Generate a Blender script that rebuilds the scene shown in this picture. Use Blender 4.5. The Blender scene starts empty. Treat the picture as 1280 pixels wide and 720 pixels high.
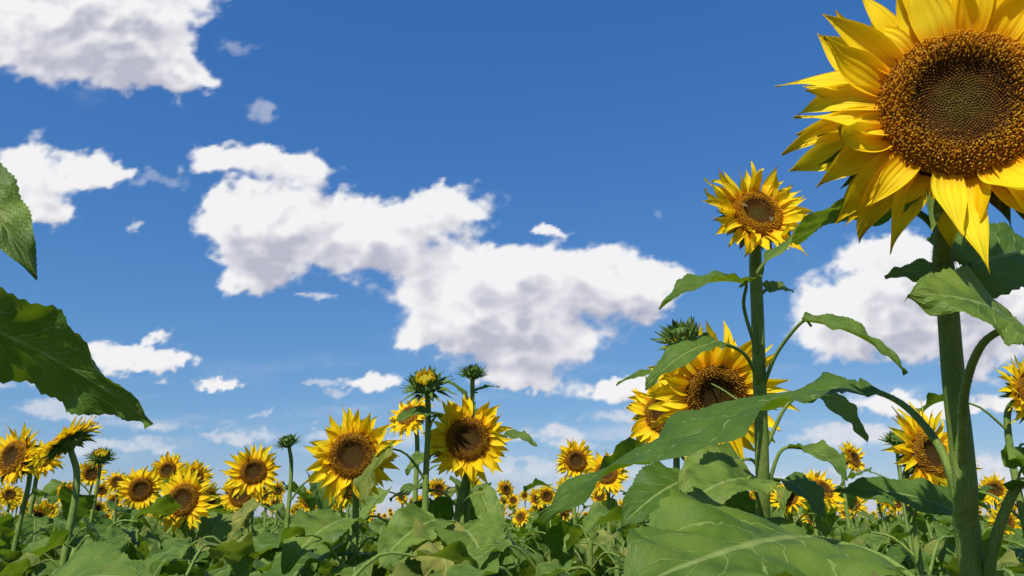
import bpy, math, random
import numpy as np
from mathutils import Vector, Matrix

scene = bpy.context.scene
scene.view_settings.view_transform = 'Standard'
scene.view_settings.look = 'None'
scene.view_settings.exposure = 0

CAM_Z = 1.30
PITCH = math.radians(17.2)
FOC = 931.0
c_, s_ = math.cos(PITCH), math.sin(PITCH)

def S(a, b, d):
    """surveyed point: sight-line readings a (across) b (down), d metres away"""
    u = (a - 640) / FOC; v = (360 - b) / FOC
    return Vector((u * d, (c_ - v * s_) * d, CAM_Z + (s_ + v * c_) * d))

# ---------------------------------------------------------------- materials
def new_mat(name):
    m = bpy.data.materials.new(name); m.use_nodes = True
    nt = m.node_tree; nt.nodes.clear()
    return m, nt

class G:
    def __init__(s, nt): s.nt = nt
    def n(s, t, **kw):
        nd = s.nt.nodes.new(t)
        for k, v in kw.items(): setattr(nd, k, v)
        return nd
    def link(s, a, b): s.nt.links.new(a, b)
    def put(s, sock, v):
        if isinstance(v, bpy.types.NodeSocket): s.link(v, sock)
        else: sock.default_value = v
    def math(s, op, a, b=0.0, c=None, clamp=False):
        nd = s.n('ShaderNodeMath', operation=op); nd.use_clamp = clamp
        s.put(nd.inputs[0], a); s.put(nd.inputs[1], b)
        if c is not None: s.put(nd.inputs[2], c)
        return nd.outputs[0]
    def vmath(s, op, a, b=None, c=None):
        nd = s.n('ShaderNodeVectorMath', operation=op)
        s.put(nd.inputs[0], a)
        if b is not None: s.put(nd.inputs[1], b)
        if c is not None: s.put(nd.inputs[2], c)
        return nd.outputs['Value'] if op in ('LENGTH', 'DOT_PRODUCT') else nd.outputs[0]
    def smooth(s, x, a, b, lo=0.0, hi=1.0):
        nd = s.n('ShaderNodeMapRange', interpolation_type='SMOOTHSTEP')
        s.put(nd.inputs['Value'], x)
        nd.inputs['From Min'].default_value = a; nd.inputs['From Max'].default_value = b
        nd.inputs['To Min'].default_value = lo; nd.inputs['To Max'].default_value = hi
        return nd.outputs[0]
    def mix(s, f, a, b, blend='MIX'):
        nd = s.n('ShaderNodeMix', data_type='RGBA', blend_type=blend)
        s.put(nd.inputs[0], f)
        s.put(nd.inputs[6], a if isinstance(a, bpy.types.NodeSocket) else (*a, 1))
        s.put(nd.inputs[7], b if isinstance(b, bpy.types.NodeSocket) else (*b, 1))
        return nd.outputs[2]
    def noise(s, vec, scale, detail=3, rough=0.5, col=False):
        nd = s.n('ShaderNodeTexNoise')
        s.put(nd.inputs['Vector'], vec)
        nd.inputs['Scale'].default_value = scale; nd.inputs['Detail'].default_value = detail
        nd.inputs['Roughness'].default_value = rough
        return nd.outputs['Color' if col else 'Fac']

def finish_mat(g, color, rough, spec, bump, bump_str, bump_dist, trans_col=None, trans=0.0, coat=0.0):
    b = g.n('ShaderNodeBump'); b.inputs['Strength'].default_value = bump_str
    b.inputs['Distance'].default_value = bump_dist
    g.link(bump, b.inputs['Height'])
    p = g.n('ShaderNodeBsdfPrincipled')
    g.put(p.inputs['Base Color'], color); g.put(p.inputs['Roughness'], rough)
    p.inputs['Specular IOR Level'].default_value = spec
    g.link(b.outputs[0], p.inputs['Normal'])
    out = g.n('ShaderNodeOutputMaterial')
    if trans > 0:
        t = g.n('ShaderNodeBsdfTranslucent'); g.put(t.inputs['Color'], trans_col)
        mx = g.n('ShaderNodeMixShader'); mx.inputs[0].default_value = trans
        g.link(p.outputs[0], mx.inputs[1]); g.link(t.outputs[0], mx.inputs[2])
        g.link(mx.outputs[0], out.inputs[0])
    else:
        g.link(p.outputs[0], out.inputs[0])

def leaf_material():
    m, nt = new_mat('sunflower_leaf'); g = G(nt)
    uv = g.n('ShaderNodeUVMap').outputs[0]
    sep = g.n('ShaderNodeSeparateXYZ'); g.link(uv, sep.inputs[0])
    col = g.n('ShaderNodeVertexColor', layer_name='Col').outputs[0]
    cs = g.n('ShaderNodeSeparateColor'); g.link(col, cs.inputs[0])
    rnd = cs.outputs[0]; rnd2 = cs.outputs[1]
    u = g.math('ABSOLUTE', g.math('MULTIPLY_ADD', sep.outputs[0], 2.0, -1.0))
    t = sep.outputs[1]
    geo = g.n('ShaderNodeNewGeometry').outputs['Position']
    wob = g.math('MULTIPLY', g.math('SUBTRACT', g.noise(uv, 6, 2), 0.5), 0.10)
    ph = g.math('MULTIPLY', g.math('ADD', g.math('MULTIPLY_ADD', g.math('POWER', u, 0.8), -0.30, t), wob), 7.0)
    tri = g.math('MULTIPLY', g.math('ABSOLUTE', g.math('SUBTRACT', g.math('FRACT', ph), 0.5)), 2.0)
    vein = g.smooth(tri, 0.90, 0.985)
    vein = g.math('MULTIPLY', vein, g.smooth(u, 1.0, 0.4, 0.0, 0.85))
    # second order veins crossing between the laterals
    ph2 = g.math('MULTIPLY', g.math('ADD', g.math('MULTIPLY_ADD', t, 0.9, u), wob), 11.0)
    tri2 = g.math('MULTIPLY', g.math('ABSOLUTE', g.math('SUBTRACT', g.math('FRACT', ph2), 0.5)), 2.0)
    vein2 = g.math('MULTIPLY', g.smooth(tri2, 0.88, 1.0), 0.22)
    mid = g.smooth(u, 0.060, 0.02)
    v = g.math('MAXIMUM', g.math('MAXIMUM', vein, mid), vein2)
    vor = g.n('ShaderNodeTexVoronoi', feature='DISTANCE_TO_EDGE'); g.link(geo, vor.inputs['Vector'])
    vor.inputs['Scale'].default_value = 260
    net = g.smooth(vor.outputs['Distance'], 0.0, 0.12, 1.0, 0.0)
    n1 = g.noise(geo, 14, 3, 0.6); n2 = g.noise(geo, 160, 2, 0.6)
    c1 = g.mix(rnd, (0.055, 0.125, 0.009), (0.195, 0.275, 0.038))
    c1 = g.mix(g.smooth(rnd2, 0.90, 1.0), c1, (0.33, 0.30, 0.06))
    c2 = g.mix(g.smooth(n1, 0.36, 0.74), c1, (0.038, 0.098, 0.006))
    c3 = g.mix(g.math('MULTIPLY', n2, 0.22), c2, (0.17, 0.24, 0.045))
    c4 = g.mix(g.math('MULTIPLY', net, 0.10), c3, (0.22, 0.30, 0.07))
    c5 = g.mix(g.math('MULTIPLY', v, 0.66), c4, (0.34, 0.41, 0.12))
    # yellowing margin on some leaves, small brown blemishes
    mg = g.math('MULTIPLY', g.smooth(g.math('ADD', u, g.math('MULTIPLY', n1, .5)), 1.12, 1.35), g.smooth(rnd2, .3, .8))
    c5 = g.mix(g.math('MULTIPLY', mg, .6), c5, (0.34, 0.30, 0.05))
    sp = g.smooth(g.noise(geo, 60, 1, 0.5), 0.70, 0.76)
    c5 = g.mix(g.math('MULTIPLY', sp, 0.5), c5, (0.14, 0.10, 0.04))
    tc = g.mix(0.6, c5, (0.36, 0.56, 0.006))
    h = g.math('ADD', g.math('MULTIPLY', g.math('SUBTRACT', 1.0, tri), 0.6), g.math('MULTIPLY', n2, 0.12))
    h = g.math('SUBTRACT', h, g.math('MULTIPLY', net, 0.04))
    h = g.math('SUBTRACT', h, g.math('MULTIPLY', v, 0.30))
    finish_mat(g, c5, 0.50, 0.28, h, 0.75, 0.005, tc, 0.28)
    return m

def petal_material():
    m, nt = new_mat('sunflower_petal'); g = G(nt)
    uv = g.n('ShaderNodeUVMap').outputs[0]
    sep = g.n('ShaderNodeSeparateXYZ'); g.link(uv, sep.inputs[0])
    col = g.n('ShaderNodeVertexColor', layer_name='Col').outputs[0]
    cs = g.n('ShaderNodeSeparateColor'); g.link(col, cs.inputs[0])
    sv = g.n('ShaderNodeCombineXYZ')
    g.link(g.math('MULTIPLY', sep.outputs[0], 12.0), sv.inputs[0])
    g.link(g.math('MULTIPLY', sep.outputs[1], 1.2), sv.inputs[1])
    g.link(g.math('MULTIPLY', cs.outputs[0], 40.0), sv.inputs[2])
    st = g.noise(sv.outputs[0], 1.0, 2, 0.6)
    c = g.mix(cs.outputs[0], (0.96, 0.65, 0.004), (0.98, 0.78, 0.020))
    c = g.mix(g.smooth(st, 0.40, 0.75, 0.0, 0.35), c, (0.93, 0.50, 0.001))
    c = g.mix(g.smooth(sep.outputs[1], 0.32, 0.0, 0.0, 0.72), c, (0.88, 0.34, 0.001))
    tc = g.mix(0.4, c, (0.98, 0.68, 0.001))
    wv = g.math('SINE', g.math('MULTIPLY', sep.outputs[0], 30.0))
    h = g.math('MULTIPLY_ADD', wv, 0.3, st)
    finish_mat(g, c, 0.6, 0.15, h, 0.5, 0.002, tc, 0.35)
    return m

def disc_material():
    m, nt = new_mat('sunflower_disc'); g = G(nt)
    col = g.n('ShaderNodeVertexColor', layer_name='Col').outputs[0]
    geo = g.n('ShaderNodeNewGeometry').outputs['Position']
    n = g.noise(geo, 500, 2)
    c = g.mix(g.smooth(n, 0.35, 0.7, 0.0, 0.4), col, (0.05, 0.025, 0.006))
    finish_mat(g, c, 0.85, 0.12, n, 0.4, 0.001)
    return m

def stem_material(name, a, b):
    m, nt = new_mat(name); g = G(nt)
    geo = g.n('ShaderNodeNewGeometry').outputs['Position']
    sv = g.vmath('MULTIPLY', geo, (1, 1, 0.12))
    n1 = g.noise(sv, 260, 2, 0.6); n2 = g.noise(geo, 30, 2, 0.6); n3 = g.noise(geo, 900, 1, 0.6)
    c = g.mix(g.smooth(n2, 0.3, 0.7), a, b)
    c = g.mix(g.smooth(n1, 0.50, 0.75, 0.0, 0.6), c, (0.32, 0.37, 0.10))
    c = g.mix(g.smooth(n3, 0.60, 0.75, 0.0, 0.45), c, (0.47, 0.49, 0.25))
    h = g.math('ADD', n1, g.math('MULTIPLY', n3, 0.6))
    finish_mat(g, c, 0.6, 0.3, h, 0.8, 0.0025)
    return m

def soil_material():
    m, nt = new_mat('soil'); g = G(nt)
    geo = g.n('ShaderNodeNewGeometry').outputs['Position']
    n1 = g.noise(geo, 1.5, 6, 0.6); n2 = g.noise(geo, 30, 5, 0.7)
    c = g.mix(n1, (0.10, 0.07, 0.045), (0.19, 0.14, 0.09))
    c = g.mix(g.smooth(n2, 0.5, 0.7, 0, .6), c, (0.07, 0.09, 0.03))
    finish_mat(g, c, 0.95, 0.1, n2, 0.9, 0.04)
    return m

LEAF = leaf_material(); PETAL = petal_material(); DISC = disc_material()
STEM = stem_material('sunflower_stem', (0.13, 0.21, 0.028), (0.20, 0.28, 0.045))
BRACT = stem_material('sunflower_bract', (0.055, 0.115, 0.010), (0.09, 0.16, 0.018))
SOIL = soil_material()
MATS = [LEAF, PETAL, DISC, STEM, BRACT]
ML, MP, MD, MS, MB_ = 0, 1, 2, 3, 4

# ---------------------------------------------------------------- mesh tools
class MB:
    def __init__(s): s.v = []; s.f = []; s.m = []; s.uv = []; s.c = []
    def vert(s, p, uv=(0, 0), c=(0.5, 0.5, 0.5)):
        s.v.append((p[0], p[1], p[2])); s.uv.append(uv); s.c.append((c[0], c[1], c[2], 1.0))
        return len(s.v) - 1
    def face(s, idx, m): s.f.append(tuple(idx)); s.m.append(m)
    def grid(s, rows, m):
        for a, b in zip(rows[:-1], rows[1:]):
            for i in range(len(a) - 1):
                s.face((a[i], a[i + 1], b[i + 1], b[i]), m)
    def mesh(s, name, offset=Vector((0, 0, 0))):
        me = bpy.data.meshes.new(name)
        ox, oy, oz = offset
        me.from_pydata([(a - ox, b - oy, c - oz) for a, b, c in s.v], [], s.f)
        for mt in MATS: me.materials.append(mt)
        me.polygons.foreach_set('material_index', s.m)
        me.polygons.foreach_set('use_smooth', [True] * len(s.f))
        uvl = me.uv_layers.new(name='UVMap')
        flat = []
        for f in s.f:
            for i in f: flat += s.uv[i]
        uvl.data.foreach_set('uv', flat)
        ca = me.color_attributes.new('Col', 'FLOAT_COLOR', 'POINT')
        fc = []
        for c in s.c: fc += c
        ca.data.foreach_set('color', fc)
        me.update()
        return me

def catmull(P, n):
    P = [Vector(p) for p in P]
    Q = [P[0] * 2 - P[1]] + P + [P[-1] * 2 - P[-2]]
    out = []
    for i in range(1, len(Q) - 2):
        for k in range(n):
            t = k / n
            a, b, c, d = Q[i - 1], Q[i], Q[i + 1], Q[i + 2]
            out.append(0.5 * ((2 * b) + (c - a) * t + (2 * a - 5 * b + 4 * c - d) * t * t + (3 * b - a - 3 * c + d) * t ** 3))
    out.append(P[-1].copy())
    return out

def tube(mb, pts, r0, r1, sides, m, rng=None, lump=0.0):
    rows = []; n = len(pts)
    ref = Vector((1, 0.13, 0.05))
    for i, p in enumerate(pts):
        tg = (pts[min(i + 1, n - 1)] - pts[max(i - 1, 0)]).normalized()
        if abs(tg.dot(ref)) > 0.95: ref = Vector((0.1, 1, 0))
        a = (ref - tg * ref.dot(tg)).normalized(); b = tg.cross(a)
        ref = a
        t = i / (n - 1); r = r0 + (r1 - r0) * t
        row = []
        for k in range(sides + 1):
            an = 2 * math.pi * (k % sides) / sides
            rr = r * (1 + lump * math.sin(an * 3 + t * 9) + lump * math.sin(t * 31 + an))
            row.append(mb.vert(p + a * (math.cos(an) * rr) + b * (math.sin(an) * rr), (k / sides, t)))
        rows.append(row)
    mb.grid(rows, m)

def hairs(mb, pts, r0, r1, count, rng, length=0.0024):
    n = len(pts)
    for _ in range(count):
        f = rng.random() * (n - 1.001); i = int(f); fr = f - i
        p = pts[i].lerp(pts[i + 1], fr); tg = (pts[i + 1] - pts[i]).normalized()
        r = r0 + (r1 - r0) * f / (n - 1)
        d = Vector((rng.gauss(0, 1), rng.gauss(0, 1), rng.gauss(0, 1)))
        d = (d - tg * d.dot(tg)).normalized()
        q = p + d * r * 0.98
        tip = q + (d + tg * rng.uniform(-.4, .4)).normalized() * length * rng.uniform(.5, 1.4)
        w = tg.cross(d) * 0.00020
        ids = [mb.vert(q - w), mb.vert(q + w), mb.vert(tip)]
        mb.face(ids, MS)

def leaf_local(L, W, nu, nt_, rng, fold, droop, wave):
    """rows of (point,u,t); base at origin, +X along, +Z upper face"""
    rows = []; mx = mz = 0.0
    ph = rng.uniform(0, 6.28); ph2 = rng.uniform(0, 6.28); side = rng.uniform(-.25, .25)
    quilt = 0.024 * L
    for i in range(nt_ + 1):
        t = i / nt_
        al = -droop * (t - 0.25)
        if i: mx += math.cos(al) * L / nt_; mz += math.sin(al) * L / nt_
        tt = 0.015 + 0.985 * t
        w = W * 0.5 * 2.06 * (tt ** 0.52) * ((1.0001 - tt) ** 1.02)
        if i % 2 and nt_ > 14: w *= 1.06
        w *= 1 + .04 * math.sin(t * 23 + ph2)
        row = []
        for j in range(nu + 1):
            u = -1 + 2 * j / nu; au = abs(u)
            back = -0.30 * W * (au ** 1.6) * ((1 - t) ** 4) * min(1, t * 9)
            ph_q = 7 * (t - 0.30 * au ** 0.8)
            q = quilt * abs(math.sin(math.pi * ph_q)) * (1 - t) ** .5 * min(1, au * 4) if nt_ > 12 else 0
            z = fold * au * w + q + wave * W * (au ** 2) * math.sin(2 * math.pi * 2.3 * t + ph + (1.7 if u > 0 else 0))
            z += 0.45 * wave * W * au * math.sin(2 * math.pi * 5 * t + ph2 + u * 2)
            z -= 0.35 * W * au * au * max(0, .3 - fold) * .5
            yy = u * w + side * W * t * t * .6
            px = mx + math.cos(al) * back - math.sin(al) * z
            pz = mz + math.sin(al) * back + math.cos(al) * z
            row.append((Vector((px, yy, pz)), u, t))
        rows.append(row)
    return rows

def add_leaf(mb, base, tip, nrm, ratio, rng, fold=0.25, droop=0.8, wave=0.05, nu=14, nt_=36, tone=None):
    base = Vector(base); tip = Vector(tip); nrm = Vector(nrm)
    L = (tip - base).length
    rows = leaf_local(L, L * ratio, nu, nt_, rng, fold, droop, wave)
    e = rows[-1][nu // 2][0]
    ch = Vector((e.x, e.y, e.z)); sc = L / ch.length
    lx = ch.normalized(); lz = (Vector((0, 0, 1)) - lx * lx.z).normalized(); ly = lz.cross(lx)
    X = (tip - base).normalized(); Z = (nrm - X * nrm.dot(X)).normalized(); Y = Z.cross(X)
    r1, r2 = rng.random(), rng.random()
    if tone is not None: r1 = tone; r2 = .2
    ids = []
    for row in rows:
        rr = []
        for p, u, t in row:
            a, b, c = p.dot(lx) * sc, p.dot(ly) * sc, p.dot(lz) * sc
            rr.append(mb.vert(base + X * a + Y * b + Z * c, (u * .5 + .5, t), (r1, r2, 0)))
        ids.append(rr)
    mb.grid(ids, ML)
    return X

def frame_of(f, roll=0.0):
    f = Vector(f).normalized()
    x = Vector((0, 0, 1)).cross(f)
    if x.length < 1e-3: x = Vector((1, 0, 0))
    x.normalize(); y = f.cross(x)
    c, s = math.cos(roll), math.sin(roll)
    return x * c + y * s, y * c - x * s, f

def strap(mb, O, X, Y, Z, ang, r0, z0, L, W, a0, a1, cup, twist, m, rng, nu, nt_, pointy=1.0, c=None, side=0.0):
    """petal / bract: leaves radius r0 at angle ang; a0,a1 start/end lift angle"""
    ca, sa = math.cos(ang), math.sin(ang)
    R = X * ca + Y * sa; T = -X * sa + Y * ca
    r, z, lat = r0, z0, 0.0
    rows = []; c = c or (rng.random(), rng.random(), 0)
    rip = rng.uniform(0, 6.28); ra_ = rng.uniform(0, .05)
    for i in range(nt_ + 1):
        t = i / nt_
        al = a0 + (a1 - a0) * t
        if i: r += math.cos(al) * L / nt_; z += math.sin(al) * L / nt_; lat += side * t * L / nt_
        w = W * (0.45 + 0.55 * math.sin(math.pi * min(1, t * 0.95 + 0.12)) ** 0.8) * (1 - t ** (3.2 / pointy)) ** 0.75
        if i == nt_: w = W * 0.02
        tw = twist * t
        row = []
        for j in range(nu + 1):
            u = -1 + 2 * j / nu
            off_t = u * w * math.cos(tw)
            off_n = u * w * math.sin(tw) + cup * w * u * u - 0.06 * W * math.cos(u * 9) + ra_ * L * math.sin(t * 9 + rip + u) * t
            p = O + R * (r - math.sin(al) * off_n) + Z * (z + math.cos(al) * off_n) + T * (off_t + lat)
            row.append(mb.vert(p, (u * .5 + .5, t), c))
        rows.append(row)
    mb.grid(rows, m)

def lerp3(a, b, t): return tuple(a[i] + (b[i] - a[i]) * t for i in range(3))

DK = 1.0
def disc_col(r, rng, k=1.0):
    cen = (0.120, 0.090, 0.015); mid = (0.120, 0.050, 0.007); out = (0.66, 0.28, 0.012)
    if r < 0.40: c = lerp3(cen, mid, (r / 0.40) ** 2)
    elif r < 0.53: c = mid
    else: c = lerp3(mid, out, min(1, (r - 0.53) / 0.22))
    j = rng.uniform(.65, 1.3) * k * DK
    return tuple(x * j for x in c)

def flower_head(mb, O, f, R, rng, q=1, plen=1.1, npet=20, lift=0.25, young=0.0, wide=1.0):
    global DK
    DK = 1.0 if q == 2 else .70
    O = Vector(O); X, Y, Z = frame_of(f, rng.uniform(0, 6.28))
    ns = [16, 28, 48][q]
    prof = [(0.16, -0.62), (0.34, -0.50), (0.70, -0.34), (0.95, -0.14), (1.0, 0.0)]
    rows = []
    for pr, pz in prof:
        rows.append([mb.vert(O + (X * math.cos(a) + Y * math.sin(a)) * pr * R + Z * pz * R, (0, 0))
                     for a in [2 * math.pi * k / ns for k in range(ns + 1)]])
    mb.grid(rows, MB_)
    def dz(r): return R * (0.10 + 0.16 * math.exp(-((r - 0.72) / 0.22) ** 2) + 0.03 * (1 - r)) * (1 if r < .9 else (1 - r) / .1 * .7 + .3)
    rows = []
    nr = [5, 8, 12][q]
    for i in range(nr + 1):
        r = i / nr
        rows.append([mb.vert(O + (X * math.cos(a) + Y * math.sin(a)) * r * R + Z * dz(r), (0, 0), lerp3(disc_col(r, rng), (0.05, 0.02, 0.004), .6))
                     for a in [2 * math.pi * k / ns for k in range(ns + 1)]])
    mb.grid(rows[::-1], MD)
    nf = [150, 620, 2600][q]
    for i in range(nf):
        r = math.sqrt((i + .5) / nf); a = i * 2.399963
        s = R * 1.55 / math.sqrt(nf)
        if r > .5:
            r = min(.985, r + rng.gauss(0, .008)); a += rng.gauss(0, .012)
        if r < .42: h = s * 0.9; w = s * .62
        elif r < .56: h = s * 1.3; w = s * .60
        else: h = s * rng.uniform(1.2, 3.4); w = s * rng.uniform(.38, .56)
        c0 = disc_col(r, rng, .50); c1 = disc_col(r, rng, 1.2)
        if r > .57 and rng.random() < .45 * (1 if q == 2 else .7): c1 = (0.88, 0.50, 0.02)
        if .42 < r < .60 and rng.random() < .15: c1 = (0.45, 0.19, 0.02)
        ra = X * math.cos(a) + Y * math.sin(a); ta = -X * math.sin(a) + Y * math.cos(a)
        B = O + ra * r * R + Z * (dz(r) - s * .2)
        jt = .25 if r < .56 else .7
        tip = B + Z * h + ra * (r - .55) * h * .7 + ra * rng.uniform(-jt, jt) * s + ta * rng.uniform(-jt, jt) * s
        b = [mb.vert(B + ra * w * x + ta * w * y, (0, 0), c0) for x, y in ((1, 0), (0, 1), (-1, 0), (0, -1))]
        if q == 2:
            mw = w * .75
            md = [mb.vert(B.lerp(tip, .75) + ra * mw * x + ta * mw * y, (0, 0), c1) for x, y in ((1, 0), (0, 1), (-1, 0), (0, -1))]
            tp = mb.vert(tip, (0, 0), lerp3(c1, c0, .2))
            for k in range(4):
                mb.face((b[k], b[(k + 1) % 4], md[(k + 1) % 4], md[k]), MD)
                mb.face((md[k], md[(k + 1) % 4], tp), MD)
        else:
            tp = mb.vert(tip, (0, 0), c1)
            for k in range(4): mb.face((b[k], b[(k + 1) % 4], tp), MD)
    nu, nt_ = [(2, 5), (4, 8), (6, 14)][q]
    rings = [(0.93, 0.05, lift + .15, .95), (0.97, -0.02, lift - .05, 1.08), (1.0, -0.08, lift - .30, 1.02)]
    for k, (rr, zz, li, ls) in enumerate(rings):
        n = npet if k < 2 else int(npet * .8)
        for i in range(n):
            ang = 2 * math.pi * (i + k * .5) / n + rng.uniform(-.14, .14)
            if rng.random() < .05: continue
            Lp = R * plen * ls * rng.uniform(.70, 1.14)
            Wp = R * rng.uniform(.155, .245) * wide
            curl = rng.gauss(-.15, .40)
            if rng.random() < .25: curl += rng.choice((-1, 1)) * rng.uniform(.5, 1.4)
            strap(mb, O, X, Y, Z, ang, rr * R, zz * R, Lp, Wp, li + rng.gauss(0, .14), li + curl, rng.uniform(.05, .6),
                  rng.gauss(0, .75), MP, rng, nu, nt_, 1.35, side=rng.gauss(0, .30))
    nb = [14, 20, 26][q]
    for k in range(2):
        for i in range(nb):
            ang = 2 * math.pi * (i + k * .5) / nb + rng.uniform(-.1, .1)
            strap(mb, O, X, Y, Z, ang, (.90 - .12 * k) * R, (-.16 - .12 * k) * R, R * rng.uniform(.55, .95), R * .17,
                  .1 - .35 * k, rng.uniform(-.9, .5), .3, rng.gauss(0, .2), MB_, rng, 2, [4, 5, 8][q], 2.2)

def bud_head(mb, O, f, R, rng, q=1, opened=0.0):
    O = Vector(O); X, Y, Z = frame_of(f, rng.uniform(0, 6.28)); ns = 20
    prof = [(0.2, -0.7), (0.6, -0.5), (0.95, -0.1), (0.9, 0.2), (0.6, 0.42), (0.0, 0.5)]
    rows = [[mb.vert(O + (X * math.cos(a) + Y * math.sin(a)) * pr * R + Z * pz * R)
             for a in [2 * math.pi * k / ns for k in range(ns + 1)]] for pr, pz in prof]
    mb.grid(rows, MB_)
    for k in range(4):
        n = 15
        for i in range(n):
            ang = 2 * math.pi * (i + k * .37) / n + rng.uniform(-.12, .12)
            a0 = [.2, .7, 1.1, 1.4][k] - opened * .5
            strap(mb, O, X, Y, Z, ang, [.85, .9, .85, .7][k] * R, [-.3, -.1, .1, .3][k] * R, R * rng.uniform(.8, 1.25) * [1.1, 1, .8, .6][k],
                  R * .19, a0, a0 + rng.uniform(-.5, .9), .4, rng.gauss(0, .2), MB_, rng, 2, 6, 2.4)
    if opened > 0:
        for k in range(2):
            for i in range(18):
                ang = 2 * math.pi * (i + k * .5) / 18 + rng.uniform(-.1, .1)
                strap(mb, O, X, Y, Z, ang, R * .62, R * .35, R * rng.uniform(.45, .7), R * .11, 1.1, rng.uniform(1.2, 2.6), .4,
                      rng.gauss(0, .3), MP, rng, 2, 6, 1.4)
        for i in range(120):
            r = math.sqrt((i + .5) / 120) * .6; a = i * 2.399963; s = R * .07
            ra = X * math.cos(a) + Y * math.sin(a); ta = -X * math.sin(a) + Y * math.cos(a)
            B = O + ra * r * R + Z * R * .46
            b = [mb.vert(B + ra * s * x + ta * s * y, (0, 0), (.25, .2, .01)) for x, y in ((1, 0), (0, 1), (-1, 0), (0, -1))]
            tp = mb.vert(B + Z * s * 1.6, (0, 0), (.6, .45, .02))
            for kk in range(4): mb.face((b[kk], b[(kk + 1) % 4], tp), MD)

def auto_leaves(mb, stem_pt, z0, z1, n, rng, size=0.24, nu=8, nt_=16, pet=0.13):
    az = rng.uniform(0, 6.28)
    for i in range(n):
        z = z0 + (z1 - z0) * i / max(1, n - 1)
        az = az + 2.4 + rng.uniform(-.3, .3)
        k = i / max(1, n - 1)
        sz = size * rng.uniform(.75, 1.25) * (1.1 - .45 * max(0, k - .5) * 2)
        A = stem_pt(z)
        d = Vector((math.cos(az), math.sin(az), 0))
        pl = pet * rng.uniform(.7, 1.2)
        B = A + d * pl + Vector((0, 0, pl * rng.uniform(.3, .8)))
        tube(mb, catmull([A, A + d * pl * .5 + Vector((0, 0, pl * .5)), B], 3), .0045, .003, 5, MS)
        tilt = rng.uniform(.1, 1.2)
        dirn = (d * math.cos(tilt) + Vector((0, 0, -math.sin(tilt))))
        tipp = B + dirn * sz
        nr = d * math.sin(tilt) + Vector((0, 0, math.cos(tilt))) + Vector((rng.uniform(-.4, .4), rng.uniform(-.4, .4), 0))
        add_leaf(mb, B, tipp, nr, rng.uniform(.68, .92), rng, rng.uniform(.05, .5), rng.uniform(.4, 1.7), rng.uniform(.04, .11), nu, nt_)

# ---------------------------------------------------------------- individual plants
def child(mb, nm, parent, base):
    me = mb.mesh(nm, base)
    o = bpy.data.objects.new(nm, me); scene.collection.objects.link(o)
    o.parent = parent
    return o

def plant(head, facing, R, kind='open', q=1, stem=None, rs=0.012, rtop=None, leaves=(), auto=None, seed=1,
          base_off=(0, 0), name='sunflower', hair=0, pl=1.1, lift=.25, npet=20, neck=1.0, wide=1.0):
    rng = random.Random(seed)
    head = Vector(head); f = Vector(facing).normalized()
    back = head - f * R * (.6 if kind == 'open' else .65)
    if stem is None:
        nk = back - f * .045 * neck - Vector((0, 0, .06 * neck))
        gx, gy = nk.x + base_off[0], nk.y + base_off[1]
        mid = Vector((nk.x + base_off[0] * .35 + rng.uniform(-.01, .01), nk.y + base_off[1] * .35, nk.z - .25))
        low = Vector((gx + rng.uniform(-.02, .02), gy, nk.z * .45))
        pts = [Vector((gx, gy, -0.02)), low, mid, nk, back + f * R * .1]
    else:
        pts = [Vector(p) for p in stem] + [back + f * R * .1]
        g0 = pts[0]
        pts = [Vector((g0.x, g0.y + .02, -0.02)), Vector((g0.x, g0.y + .01, g0.z * .5))] + pts
    base = Vector((pts[0].x, pts[0].y, 0))
    e = bpy.data.objects.new(name, None); e.empty_display_size = .1
    e.location = base; scene.collection.objects.link(e)
    cp = catmull(pts, 10)
    rt = rtop or rs * .75
    mb = MB(); tube(mb, cp, rs, rt, 16 if q == 2 else 10, MS, lump=.03)
    if hair:
        n0 = len(cp) // 2
        hairs(mb, cp[n0:], rs * .88, rt, hair, rng)
    child(mb, 'stem', e, base)
    def at_z(z):
        return min(cp, key=lambda p: abs(p.z - z) )
    mb = MB()
    if kind == 'open': flower_head(mb, head, f, R, rng, q, pl, npet, lift, wide=wide)
    else: bud_head(mb, head, f, R, rng, q, 0.6 if kind == 'half' else 0.0)
    child(mb, 'flower_head' if kind == 'open' else 'flower_bud', e, base)
    k = 0
    for lf in leaves:
        k += 1
        b, t, nr, ratio = lf['b'], lf['t'], lf['n'], lf['r']
        mb = MB()
        lr = random.Random(lf['seed']) if 'seed' in lf else rng
        X = add_leaf(mb, b, t, nr, ratio, lr, lf.get('fold', .25), lf.get('droop', .8), lf.get('wave', .05), 20, 56, lf.get('tone'))
        pth = lf.get('p')
        if pth is None:
            A = at_z(b.z - .05)
            pth = [A, A.lerp(b, .5) + Vector((0, 0, .012))]
        pp = catmull(list(pth) + [Vector(b), Vector(b) + X * .02], 6)
        pr = lf.get('pr', .004)
        tube(mb, pp, pr * 1.15, pr * .6, 8, MS)
        if hair: hairs(mb, pp, pr, pr * .8, hair // 6, rng, .0015)
        child(mb, 'leaf_%d' % k, e, base)
    if auto:
        z0, z1, n, size = auto
        mb = MB(); auto_leaves(mb, at_z, z0, z1, n, rng, size, 10, 20)
        child(mb, 'lower_leaves', e, base)
    return e

def LF(b, t, n, r, **kw):
    d = dict(b=S(*b), t=S(*t), n=n, r=r); d.update(kw)
    if 'p' in d: d['p'] = [S(*p) for p in d['p']]
    return d

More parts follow.
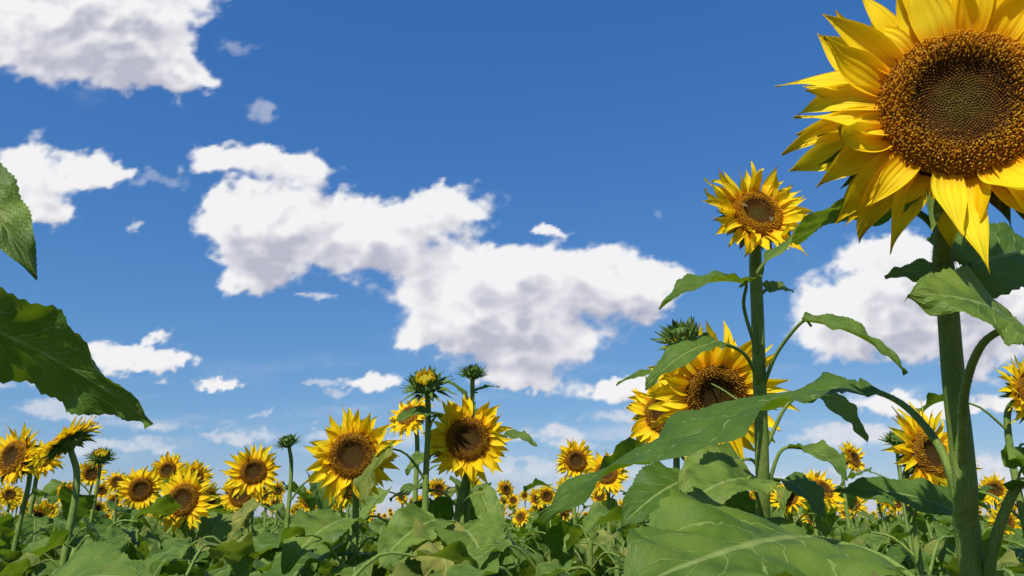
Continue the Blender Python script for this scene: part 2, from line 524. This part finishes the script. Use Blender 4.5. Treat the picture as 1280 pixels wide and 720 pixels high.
# the large near sunflower
plant(S(1200, 132, .73), (-.36, -.92, -.06), .0755, q=2, seed=3, hair=9000, pl=1.16, npet=25, wide=1.15,
      stem=[S(1222, 760, .80), S(1205, 600, .80), S(1192, 470, .81), S(1182, 350, .81), S(1180, 300, .80)],
      rs=.0150, rtop=.0088, leaves=[
          LF((1138, 262, .82), (944, 340, .76), (-.05, .10, .99), .50, fold=.2, droop=.7, p=[(1180, 300, .81), (1160, 275, .81)]),
          LF((1268, 404, .70), (1135, 368, .66), (-.1, -.85, .55), .95, fold=.10, droop=.7, tone=.8, p=[(1203, 575, .79), (1206, 490, .75), (1228, 430, .71)], pr=.0042),
          LF((1186, 345, .84), (1105, 345, .86), (.0, -.8, .5), .75, fold=.1, p=[(1184, 370, .81)]),
          LF((1205, 335, .84), (1320, 322, .90), (.1, -.8, .55), .95, fold=.1, tone=.3, p=[(1186, 365, .81)]),
          LF((1068, 483, .98), (672, 642, .93), (-.14, -.20, .96), .52, fold=.10, droop=.35, wave=.05, tone=.10, seed=4,
             p=[(1200, 640, .80), (1175, 560, .82), (1125, 503, .92)], pr=.0045),
          LF((1010, 672, .92), (775, 742, .66), (.10, -.42, .90), .80, fold=.04, droop=.4, wave=.08, tone=.55, seed=9, p=[(1210, 790, .80), (1110, 700, .86)]),
          LF((1215, 650, 1.0), (1038, 614, 1.05), (.1, -.7, .7), .45, fold=.2, tone=.2, p=[(1212, 720, .80)]),
          LF((1270, 610, .78), (1400, 620, .7), (.1, -.6, .8), .6, p=[(1235, 760, .80), (1240, 690, .79)], pr=.006),
      ], auto=(.5, 1.10, 7, .24))

# the tall slender one
plant(S(946, 268, 1.56), (.06, -.92, .22), .0540, q=2, seed=8, hair=3500, pl=1.32, npet=21, lift=.55,
      stem=[S(958, 740, 1.60), S(953, 600, 1.60), S(949, 450, 1.61), S(945, 350, 1.62), S(944, 318, 1.61)],
      rs=.0165, rtop=.0120, leaves=[
          LF((933, 356, 1.55), (824, 388, 1.42), (-.1, -.45, .9), .42, fold=.3, p=[(946, 440, 1.6), (930, 385, 1.58)]),
          LF((958, 362, 1.66), (992, 366, 1.70), (0, -.8, .6), .6, p=[(948, 372, 1.62)]),
          LF((1003, 402, 1.52), (1132, 468, 1.45), (.15, -.60, .8), .44, fold=.3, droop=.9, p=[(955, 480, 1.6), (972, 440, 1.57)]),
          LF((896, 428, 1.46), (806, 487, 1.40), (-.1, -.60, .75), .48, fold=.2, tone=.3, p=[(950, 480, 1.6), (930, 442, 1.52)]),
          LF((1020, 490, 1.6), (1084, 553, 1.55), (.2, -.8, .5), .55, p=[(957, 560, 1.6), (985, 505, 1.6)]),
          LF((940, 600, 1.5), (845, 640, 1.35), (-.1, -.7, .7), .7, p=[(957, 660, 1.6)]),
          LF((1000, 560, 1.6), (1060, 600, 1.45), (.1, -.6, .8), .6, p=[(957, 620, 1.6), (975, 565, 1.6)]),
          LF((840, 470, 2.0), (770, 482, 1.95), (0, -.5, .9), .3, p=[(950, 520, 1.6), (890, 480, 1.9)], pr=.002),
          LF((925, 575, 1.75), (845, 615, 1.65), (-.2, -.9, .4), .85, fold=.1, tone=1.0, p=[(957, 640, 1.6), (945, 580, 1.7)]),
      ], auto=(.6, 1.20, 8, .25))

# the partly hidden pair behind it
plant(S(895, 494, 1.92), (-.10, -.96, -.26), .0800, q=1, seed=12, pl=1.42, npet=22, rs=.014, lift=.15, wide=1.15,
      leaves=[LF((860, 600, 1.85), (775, 660, 1.7), (-.1, -.7, .7), .7), LF((980, 600, 1.9), (1030, 650, 1.75), (.1, -.7, .7), .7)],
      auto=(.7, 1.32, 8, .26))
plant(S(832, 516, 2.15), (-.45, -.80, .12), .062, seed=14, pl=1.2, auto=(.7, 1.35, 7, .25))
plant(S(851, 422, 2.05), (-.3, -.55, .75), .044, kind='bud', seed=15, auto=(.8, 1.40, 7, .22))

# mid field plants
plant(S(585, 549, 2.35), (.02, -.98, .05), .0700, q=1, seed=21, pl=1.05, npet=20, rs=.013, base_off=(-.11, .05), wide=1.1,
      leaves=[LF((600, 615, 2.25), (622, 680, 2.15), (.1, -.9, .3), .6, tone=.95), LF((545, 650, 2.2), (470, 712, 2.0), (0, -.7, .7), .75),
              LF((575, 660, 2.2), (612, 725, 1.95), (.1, -.75, .65), .9), LF((628, 545, 2.5), (672, 558, 2.4), (0, -.5, .8), .5)],
      auto=(.7, 1.34, 8, .26))
plant(S(441, 570, 2.20), (.05, -.97, .10), .0700, q=1, seed=22, pl=1.1, npet=21, wide=1.1,
      leaves=[LF((430, 650, 2.15), (352, 715, 1.9), (-.1, -.75, .65), .75)], auto=(.7, 1.18, 8, .26))
plant(S(317, 590, 3.15), (.25, -.93, .2), .0560, seed=23, pl=1.35, auto=(.7, 1.34, 8, .26))
plant(S(302, 618, 3.5), (-.1, -.98, .0), .060, seed=41, pl=1.0, auto=(.7, 1.32, 8, .26))
plant(S(230, 625, 2.9), (-.1, -.98, .1), .0640, seed=24, pl=1.1, auto=(.7, 1.20, 8, .26))
plant(S(176, 612, 4.1), (.2, -.95, .1), .064, seed=25, pl=1.15, auto=(.7, 1.28, 8, .26))
plant(S(210, 588, 5.4), (0, -.98, .1), .064, seed=26, pl=1.2, auto=(.8, 1.45, 8, .26))
plant(S(243, 596, 5.2), (.2, -.95, .1), .062, seed=27, pl=1.15, auto=(.8, 1.45, 8, .26))
plant(S(18, 572, 3.1), (-.3, -.93, .1), .0700, seed=28, pl=1.1, auto=(.7, 1.36, 8, .26))
plant(S(82, 552, 3.0), (-.50, -.15, .62), .070, seed=29, pl=1.15, rs=.016, neck=1.3, lift=.1, auto=(.7, 1.28, 8, .26))
plant(S(48, 574, 3.6), (.3, -.6, .5), .060, seed=30, pl=1.0, auto=(.7, 1.36, 8, .26))
plant(S(533, 481, 2.30), (-.05, -.72, .70), .044, kind='half', seed=31, auto=(.7, 1.42, 7, .24), base_off=(.02, .05), rs=.011,
      leaves=[LF((545, 520, 2.3), (492, 528, 2.2), (0, -.5, .85), .6)])
plant(S(591, 467, 2.50), (.05, -.4, .9), .030, kind='bud', seed=32, auto=(.7, 1.42, 7, .24), rs=.010,
      leaves=[LF((590, 492, 2.5), (625, 484, 2.5), (0, -.5, .85), .35), LF((585, 500, 2.5), (552, 475, 2.5), (0, -.5, .85), .35)])
plant(S(360, 553, 3.0), (-.2, -.5, .8), .030, kind='bud', seed=33, auto=(.7, 1.36, 7, .24), rs=.010)
plant(S(512, 520, 3.1), (-.35, -.7, .5), .052, seed=34, pl=1.1, auto=(.7, 1.42, 8, .24))
plant(S(720, 576, 4.2), (.1, -.95, .1), .062, seed=35, pl=1.1, auto=(.7, 1.38, 8, .26))
plant(S(758, 592, 3.8), (-.2, -.90, .3), .060, seed=36, pl=1.1, auto=(.7, 1.38, 8, .26))
plant(S(672, 623, 8.0), (.1, -.95, .1), .062, seed=37, pl=1.05, auto=(.7, 1.38, 8, .26))
plant(S(1160, 568, 2.10), (.40, -.88, .12), .066, seed=38, pl=1.35, auto=(.7, 1.28, 8, .26))
plant(S(1066, 573, 4.2), (.5, -.8, .2), .050, seed=39, pl=1.1, auto=(.7, 1.4, 8, .26))
plant(S(1028, 612, 3.4), (.3, -.7, .5), .050, seed=40, pl=1.2, auto=(.7, 1.34, 8, .26))
plant(S(985, 622, 3.4), (-.3, -.7, .5), .045, seed=42, pl=1.2, auto=(.7, 1.34, 8, .26))
plant(S(1286, 492, 2.2), (.4, -.9, .1), .055, seed=43, pl=1.1, auto=(.8, 1.55, 9, .24))
plant(S(1120, 550, 3.2), (-.2, -.5, .8), .036, kind='bud', seed=44, auto=(.7, 1.42, 7, .24), rs=.010)
plant(S(126, 572, 3.6), (.2, -.5, .8), .040, kind='half', seed=45, auto=(.7, 1.38, 7, .24), rs=.010)
plant(S(592, 628, 3.2), (-.5, -.8, .1), .050, seed=46, pl=1.0, auto=(.7, 1.34, 8, .26))
plant(S(412, 618, 4.6), (.1, -.95, .2), .050, seed=47, pl=1.1, auto=(.7, 1.34, 8, .26))
plant(S(845, 640, 2.9), (-.5, -.8, .1), .045, seed=48, pl=1.0, auto=(.7, 1.28, 8, .26))

# plant standing just left of the view; two leaves reach in
plant(Vector((-.95, .95, 1.95)), (-.1, -.95, .1), .07, seed=51, rs=.014, leaves=[
    LF((-75, 385, .80), (192, 530, .76), (-.05, .62, .78), .62, fold=.06, droop=.35, wave=.04, tone=.35),
    LF((-55, 200, .85), (47, 347, .80), (.45, -.75, .25), .46, fold=.1, droop=.6, tone=1.0),
    LF((20, 770, 1.1), (175, 722, .98), (.05, -.6, .8), .7, fold=.15),
], auto=(.6, 1.2, 7, .26))

# ---------------------------------------------------------------- honey bees at work on the tall flower
def bee(pos, heading, up):
    mb = MB(); P = Vector(pos); X = Vector(heading).normalized(); Z = Vector(up); Z = (Z - X * Z.dot(X)).normalized(); Y = Z.cross(X)
    prof = [(-.0075, .0003), (-.0068, .0012), (-.0052, .0021), (-.0034, .0024), (-.0016, .0018), (-.0008, .0010), (0, .0018), (.0014, .0022),
            (.0028, .0018), (.0034, .0009), (.0040, .0014), (.0050, .0014), (.0056, .0004)]
    rows = []
    for i, (x, r) in enumerate(prof):
        c = ((.42, .22, .04) if i % 2 else (.05, .03, .012)) if i < 5 else ((.30, .20, .07) if i < 9 else (.03, .02, .01))
        rows.append([mb.vert(P + X * x + (Y * math.cos(a) + Z * math.sin(a)) * r + Z * .0022, (0, 0), c) for a in [k * math.pi / 5 for k in range(11)]])
    mb.grid(rows, MD)
    for s in (-1, 1):
        for l, bk in ((.0080, -1.1), (.0058, -1.6)):
            B = P + X * .001 + Z * .0042; D = (Y * s - X * abs(bk) + Z * .25).normalized(); N = Z.cross(D)
            ids = [mb.vert(B, (0, 0), (.26, .22, .16))] + [mb.vert(B + D * l * a + N * l * b, (0, 0), (.30, .26, .19)) for a, b in ((.5, .16), (.9, .17), (1, 0), (.85, -.13), (.4, -.08))]
            mb.face(ids, MD)
        for k in (-1, 0, 1):
            A = P + X * (.001 * k + .001) + Z * .0015
            tube(mb, [A, A + Y * s * .0025 + Z * .0006 + X * k * .0008, A + Y * s * .0038 - Z * .0018 + X * k * .0014], .0003, .00015, 4, MD)
            for q_ in range(len(mb.c) - 15, len(mb.c)): mb.c[q_] = (.03, .02, .01, 1)
    o = bpy.data.objects.new('honey_bee', mb.mesh('honey_bee', P)); o.location = P; scene.collection.objects.link(o)
_f = Vector((.06, -.92, .22)).normalized(); _h = S(946, 268, 1.56)
_x, _y, _z = frame_of(_f)
bee(_h + _x * -.030 + _y * .012 + _z * .014, (.3, .2, .9), _f)
bee(_h + _x * .022 + _y * -.024 + _z * .015, (.9, 0, .3), _f)

# ---------------------------------------------------------------- field of further plants (instanced)
def template(seed, leafy=False):
    rng = random.Random(seed); mb = MB()
    H = 1.30 if leafy else rng.uniform(1.46, 1.70)
    pts = [Vector((0, 0, -.02)), Vector((rng.uniform(-.02, .02), rng.uniform(-.02, .02), H * .5)), Vector((0, 0.02, H - .15)), Vector((0, .03, H - .06))]
    f = Vector((rng.uniform(-.25, .25), -.95, rng.uniform(-.15, .45))).normalized()
    R = rng.uniform(.050, .070)
    head = Vector((0, -.03, H))
    if not leafy: pts.append(head - f * R * .5)
    cp = catmull(pts, 5)
    tube(mb, cp, .013, .008, 7, MS)
    at = lambda z: min(cp, key=lambda p: abs(p.z - z))
    if leafy: auto_leaves(mb, at, .45, 1.22, 14, rng, .27, 12, 24)
    else:
        auto_leaves(mb, at, .55, min(1.30, H - .2), 12, rng, .26, 8, 14)
        flower_head(mb, head, f, R, rng, 0, rng.uniform(.95, 1.25), 18, rng.uniform(.1, .5))
    return mb.mesh('field_plant_leafy' if leafy else 'field_plant')

rng = random.Random(77)
T_F = [template(100 + i) for i in range(9)]
T_L = [template(200 + i, True) for i in range(9)]
field = bpy.data.objects.new('sunflower_field', None); scene.collection.objects.link(field)
def inst(me, x, y, rz, sc):
    o = bpy.data.objects.new('field_plant', me); scene.collection.objects.link(o)
    o.parent = field; o.location = (x, y, 0); o.rotation_euler = (rng.uniform(-.05, .05), rng.uniform(-.05, .05), rz); o.scale = (sc, sc, sc)
y = 1.35
while y < 3.9:
    x = -(.75 * y + 1.0)
    while x < .75 * y + 1.0:
        px, py = x + rng.uniform(-.15, .15), y + rng.uniform(-.12, .12)
        if not (abs(px) < .3 and py < 1.2):
            inst(rng.choice(T_L), px, py, rng.uniform(0, 6.28), rng.uniform(.88, .97) if py < 2.4 else rng.uniform(.91, 1.01))
        x += .40
    y += .40
y = 3.9
while y < 60:
    st = .5 if y < 9 else (.85 if y < 20 else 1.5)
    x = -(.75 * y + 1.5)
    while x < .75 * y + 1.5:
        px, py = x + rng.uniform(-.4, .4) * st, y + rng.uniform(-.4, .4) * st
        lf = rng.random() < (.78 if y < 6 else .50)
        inst(rng.choice(T_L if lf else T_F), px, py, rng.uniform(0, 6.28) if lf else rng.gauss(.1, .38),
             rng.uniform(.92, 1.04) if lf else rng.uniform(.86, 1.02))
        x += st
    y += st
for i in range(60):
    a = rng.uniform(0, 2 * math.pi); r = rng.uniform(1.3, 4)
    px, py = math.cos(a) * r, math.sin(a) * r
    if py < .4 : inst(rng.choice(T_L), px, py, rng.uniform(0, 6.28), rng.uniform(.8, .92))

# ground
me = bpy.data.meshes.new('ground')
me.from_pydata([(-3000, -3000, 0), (3000, -3000, 0), (3000, 3000, 0), (-3000, 3000, 0)], [], [(0, 1, 2, 3)])
me.materials.append(SOIL)
scene.collection.objects.link(bpy.data.objects.new('ground', me))

# ---------------------------------------------------------------- sun, sky, clouds
SUN_EL = math.radians(48); SUN_AZ = math.radians(206)   # clockwise from +Y
sd = Vector((math.sin(SUN_AZ) * math.cos(SUN_EL), math.cos(SUN_AZ) * math.cos(SUN_EL), math.sin(SUN_EL)))
L = bpy.data.lights.new('sun', 'SUN'); L.energy = 5.0; L.angle = math.radians(.53); L.color = (1, .97, .89)
lo = bpy.data.objects.new('sun', L); lo.rotation_euler = sd.to_track_quat('Z', 'Y').to_euler(); lo.location = (0, 0, 20)
scene.collection.objects.link(lo)

w = bpy.data.worlds.new('World'); scene.world = w; w.use_nodes = True
nt = w.node_tree; nt.nodes.clear(); g = G(nt)
sky = g.n('ShaderNodeTexSky', sky_type='NISHITA'); sky.sun_disc = False
sky.sun_elevation = SUN_EL; sky.sun_rotation = SUN_AZ
sky.air_density = 1.0; sky.dust_density = .3; sky.ozone_density = 2.0
sc = g.n('ShaderNodeSeparateColor'); g.link(sky.outputs[0], sc.inputs[0])
cc = g.n('ShaderNodeCombineColor')
g.link(g.math('MULTIPLY', g.math('POWER', sc.outputs[0], 1.12), .48), cc.inputs[0])
g.link(g.math('MULTIPLY', g.math('POWER', sc.outputs[1], .76), 1.14), cc.inputs[1])
g.link(g.math('MULTIPLY', g.math('POWER', sc.outputs[2], .45), 2.85), cc.inputs[2])
bg = g.n('ShaderNodeBackground'); bg.inputs['Strength'].default_value = .10
g.link(cc.outputs[0], bg.inputs['Color'])
wo = g.n('ShaderNodeOutputWorld'); g.link(bg.outputs[0], wo.inputs[0])

# clouds: a far, curved layer; its thickness is a fractal field computed here and stored per vertex
NX, NY = 900, 560
U = np.linspace(-1.15, 1.15, NX); V = np.linspace(-.62, .80, NY)
uu, vv = np.meshgrid(U, V)
rs_ = np.random.RandomState(5)
PERM = rs_.permutation(256); PERM = np.concatenate([PERM, PERM]); GR = rs_.uniform(0, 2 * np.pi, 256)
def perlin(x, y):
    xi = np.floor(x).astype(int); yi = np.floor(y).astype(int); xf = x - xi; yf = y - yi
    def gr(ix, iy, dx, dy):
        a = GR[PERM[(PERM[ix & 255] + iy) & 255]]
        return np.cos(a) * dx + np.sin(a) * dy
    f = lambda t: t * t * t * (t * (t * 6 - 15) + 10)
    su, sv = f(xf), f(yf)
    a = gr(xi, yi, xf, yf); b = gr(xi + 1, yi, xf - 1, yf); c = gr(xi, yi + 1, xf, yf - 1); d = gr(xi + 1, yi + 1, xf - 1, yf - 1)
    return (a + (b - a) * su) * (1 - sv) + (c + (d - c) * su) * sv
def fbm(x, y, o, r=.5):
    s = 0; amp = 1; tot = 0
    for k in range(o):
        s = s + amp * perlin(x + 17.3 * k, y + 9.1 * k); tot += amp; amp *= r; x = x * 2.03; y = y * 2.03
    return s / tot
def billow(x, y, o, r=.5):
    s = 0; amp = 1; tot = 0
    for k in range(o):
        s = s + amp * (1 - 2.2 * np.abs(perlin(x + 7.3 * k, y + 19.1 * k))); tot += amp; amp *= r; x = x * 2.1; y = y * 2.1
    return s / tot
CL = [(60,40,160,74),(170,60,95,58),(232,100,44,24),(110,-10,140,50),
 (25,215,80,44),(55,262,45,28),(125,220,40,22),
 (300,200,78,26),(365,214,58,24),(300,272,62,36),(395,272,150,42),(312,348,48,34),(330,312,66,36),(540,265,92,36),(460,312,90,36),
 (600,345,165,42),(720,352,118,46),(800,368,56,38),(590,395,100,44),(660,425,115,44),(650,468,75,20),(550,420,60,30),
 (685,285,36,13),(474,475,48,15),
 (165,445,80,23),(215,459,40,13),(282,478,36,12),
 (1120,355,125,54),(1230,365,95,66),(1060,400,90,46),(1190,430,135,46),(1130,325,60,30),
 (1140,508,100,24),(775,485,55,18),(1250,500,60,14)]
CF = [(168,284,22,10,.7),(318,136,26,15,.35),(308,65,24,14,.25),(388,373,26,10,.8),(810,276,18,9,.2),(430,495,34,9,.5),(330,517,52,10,.7),(300,547,70,14,.7),
 (80,512,100,14,.6),(1060,545,110,26,.8),(690,548,80,24,.8),(1230,582,110,22,.8),(130,560,150,18,.6),(450,545,130,12,.55),(210,535,100,14,.6),
 (860,520,80,14,.5),(640,585,150,14,.5),(200,225,60,14,.25),(1000,600,150,14,.5),(760,520,60,14,.6),(20,480,60,10,.5),(400,480,40,7,.5)]
wx = .030 * fbm(uu * 8, vv * 11, 3) + .026 * fbm(uu * 24 + 5, vv * 30, 4, .6)
wy = .022 * fbm(uu * 8 + 40, vv * 11 + 7, 3) + .022 * fbm(uu * 24 + 50, vv * 30 + 9, 4, .6)
xx = uu + wx * 1.5; yy = vv + wy * 1.5
def blobs(lst):
    acc = np.zeros_like(uu)
    for it in lst:
        cx, cy, rx, ry = it[:4]
        u0, v0, a, b = (cx - 640) / FOC, (360 - cy) / FOC, rx / FOC, ry / FOC
        dy = (yy - v0) / b
        l2 = ((xx - u0) / a) ** 2 + np.where(dy < 0, dy * dy * 1.25, dy * dy)
        acc = acc + np.exp(-1.6 * l2)
    return acc
def sm(x, a, b):
    t = np.clip((x - a) / (b - a), 0, 1); return t * t * (3 - 2 * t)
F = np.clip(blobs(CL), 0, 1.5)
N1 = fbm(uu * 13 + 3, vv * 19 + 1, 7, .54)
bil = billow(uu * 15 + 8, vv * 22 + 4, 5, .5)
D = F - .35 + N1 * .48 + (bil - .55) * .28
thick = np.clip(D, 0, 1.3)
alpha = sm(D, -.10, .22)
A2 = np.zeros_like(uu)
nz = fbm(uu * 14 + 30, vv * 34 + 20, 6, .6)
for it in CF:
    Ff = blobs([it]); d2 = Ff - .35 + nz * 1.5
    A2 = np.maximum(A2, sm(d2, -.05, .6) * it[4] * sm(Ff, .10, .45))
elev = s_ + vv * c_
veil = sm(fbm(uu * 4 + 60, vv * 26 + 31, 6, .58), -.05, .45) * sm(-elev, -.26, -.02) * .60
wisp = sm(fbm(uu * 5 + 90, vv * 10 + 11, 7, .62), .12, .5) * .16 * sm(F, .0, .25)
alpha = 1 - (1 - alpha) * (1 - A2) * (1 - veil) * (1 - wisp)
# sunlit tops and grey undersides, painted into the cloud colour (optical depth gathered toward the sun side = above)
relief = thick * (1 + .9 * (bil - .5)) + .5 * np.clip(bil - .35, 0, 1) * sm(thick, 0, .25)
od = np.zeros_like(uu)
for k in range(1, 19):
    sh = int(round(k * 1.7)); sx = int(round(k * -.7))
    t_ = np.roll(np.roll(relief, -sh, axis=0), -sx, axis=1)
    od += (t_ - .62 * relief) * (1 - k / 22)
od /= 8
light = 1.04 - 1.05 * np.clip(od, -.2, 1.1) - .10 * sm(thick, .3, 1.0) + .28 * (bil - .5)
light = (light + np.roll(light, 1, 0) + np.roll(light, -1, 0) + np.roll(light, 1, 1) + np.roll(light, -1, 1)) / 5
light = np.clip(light, 0, 1)
light = np.where(F < .12, .7, light)
Rr = 5000.0
dx = uu; dyv = c_ - vv * s_; dz_ = s_ + vv * c_
nn = np.sqrt(dx * dx + dyv * dyv + dz_ * dz_)
co_ = np.stack([dx / nn * Rr, dyv / nn * Rr, dz_ / nn * Rr + CAM_Z], -1).reshape(-1, 3)
idx = np.arange(NX * NY).reshape(NY, NX)
quads = np.stack([idx[:-1, :-1], idx[:-1, 1:], idx[1:, 1:], idx[1:, :-1]], -1).reshape(-1, 4)
me = bpy.data.meshes.new('cloud')
me.vertices.add(NX * NY); me.vertices.foreach_set('co', co_.astype(np.float32).ravel())
me.loops.add(quads.size); me.loops.foreach_set('vertex_index', quads.astype(np.int32).ravel())
me.polygons.add(len(quads)); me.polygons.foreach_set('loop_start', np.arange(0, quads.size, 4, dtype=np.int32))
me.polygons.foreach_set('loop_total', np.full(len(quads), 4, dtype=np.int32))
me.update(); me.validate()
ca = me.color_attributes.new('Cloud', 'FLOAT_COLOR', 'POINT')
edge = sm(-np.abs(uu), -1.15, -.95) * sm(-vv, -.80, -.70)
ca.data.foreach_set('color', np.stack([alpha * edge, light, uu * 0, uu * 0 + 1], -1).astype(np.float32).ravel())
cm, nt = new_mat('cloud'); g = G(nt)
at_ = g.n('ShaderNodeVertexColor', layer_name='Cloud').outputs[0]
cs = g.n('ShaderNodeSeparateColor'); g.link(at_, cs.inputs[0])
pos = g.n('ShaderNodeNewGeometry').outputs['Position']
fine = g.math('SUBTRACT', g.noise(pos, .012, 4, .55), .5)
al = g.math('MULTIPLY_ADD', fine, g.math('MULTIPLY', g.math('MULTIPLY', cs.outputs[0], g.math('SUBTRACT', 1.0, cs.outputs[0])), 2.2), cs.outputs[0], clamp=True)
li = g.math('MULTIPLY_ADD', fine, .15, cs.outputs[1], clamp=True)
cr = g.mix(li, (.49, .50, .60), (.90, .895, .91))  # painted cloud shading: shaded grey to sunlit white, emitted by the layer itself
em = g.n('ShaderNodeEmission'); g.link(cr, em.inputs[0]); em.inputs[1].default_value = 1.0
tr = g.n('ShaderNodeBsdfTransparent'); mx = g.n('ShaderNodeMixShader')
g.link(al, mx.inputs[0]); g.link(tr.outputs[0], mx.inputs[1]); g.link(em.outputs[0], mx.inputs[2])
om = g.n('ShaderNodeOutputMaterial'); g.link(mx.outputs[0], om.inputs[0])
try: cm.cycles.emission_sampling = 'NONE'
except Exception as ex: print(ex)
me.materials.append(cm)
scene.collection.objects.link(bpy.data.objects.new('cloud', me))

# ---------------------------------------------------------------- camera
cam = bpy.data.cameras.new('camera'); co = bpy.data.objects.new('camera', cam); scene.collection.objects.link(co)
cam.sensor_width = 36; cam.lens = 36 * FOC / 1280
cam.clip_start = .02; cam.clip_end = 20000
co.location = (0, 0, CAM_Z); co.rotation_euler = (math.radians(90) + PITCH, 0, 0)
scene.camera = co
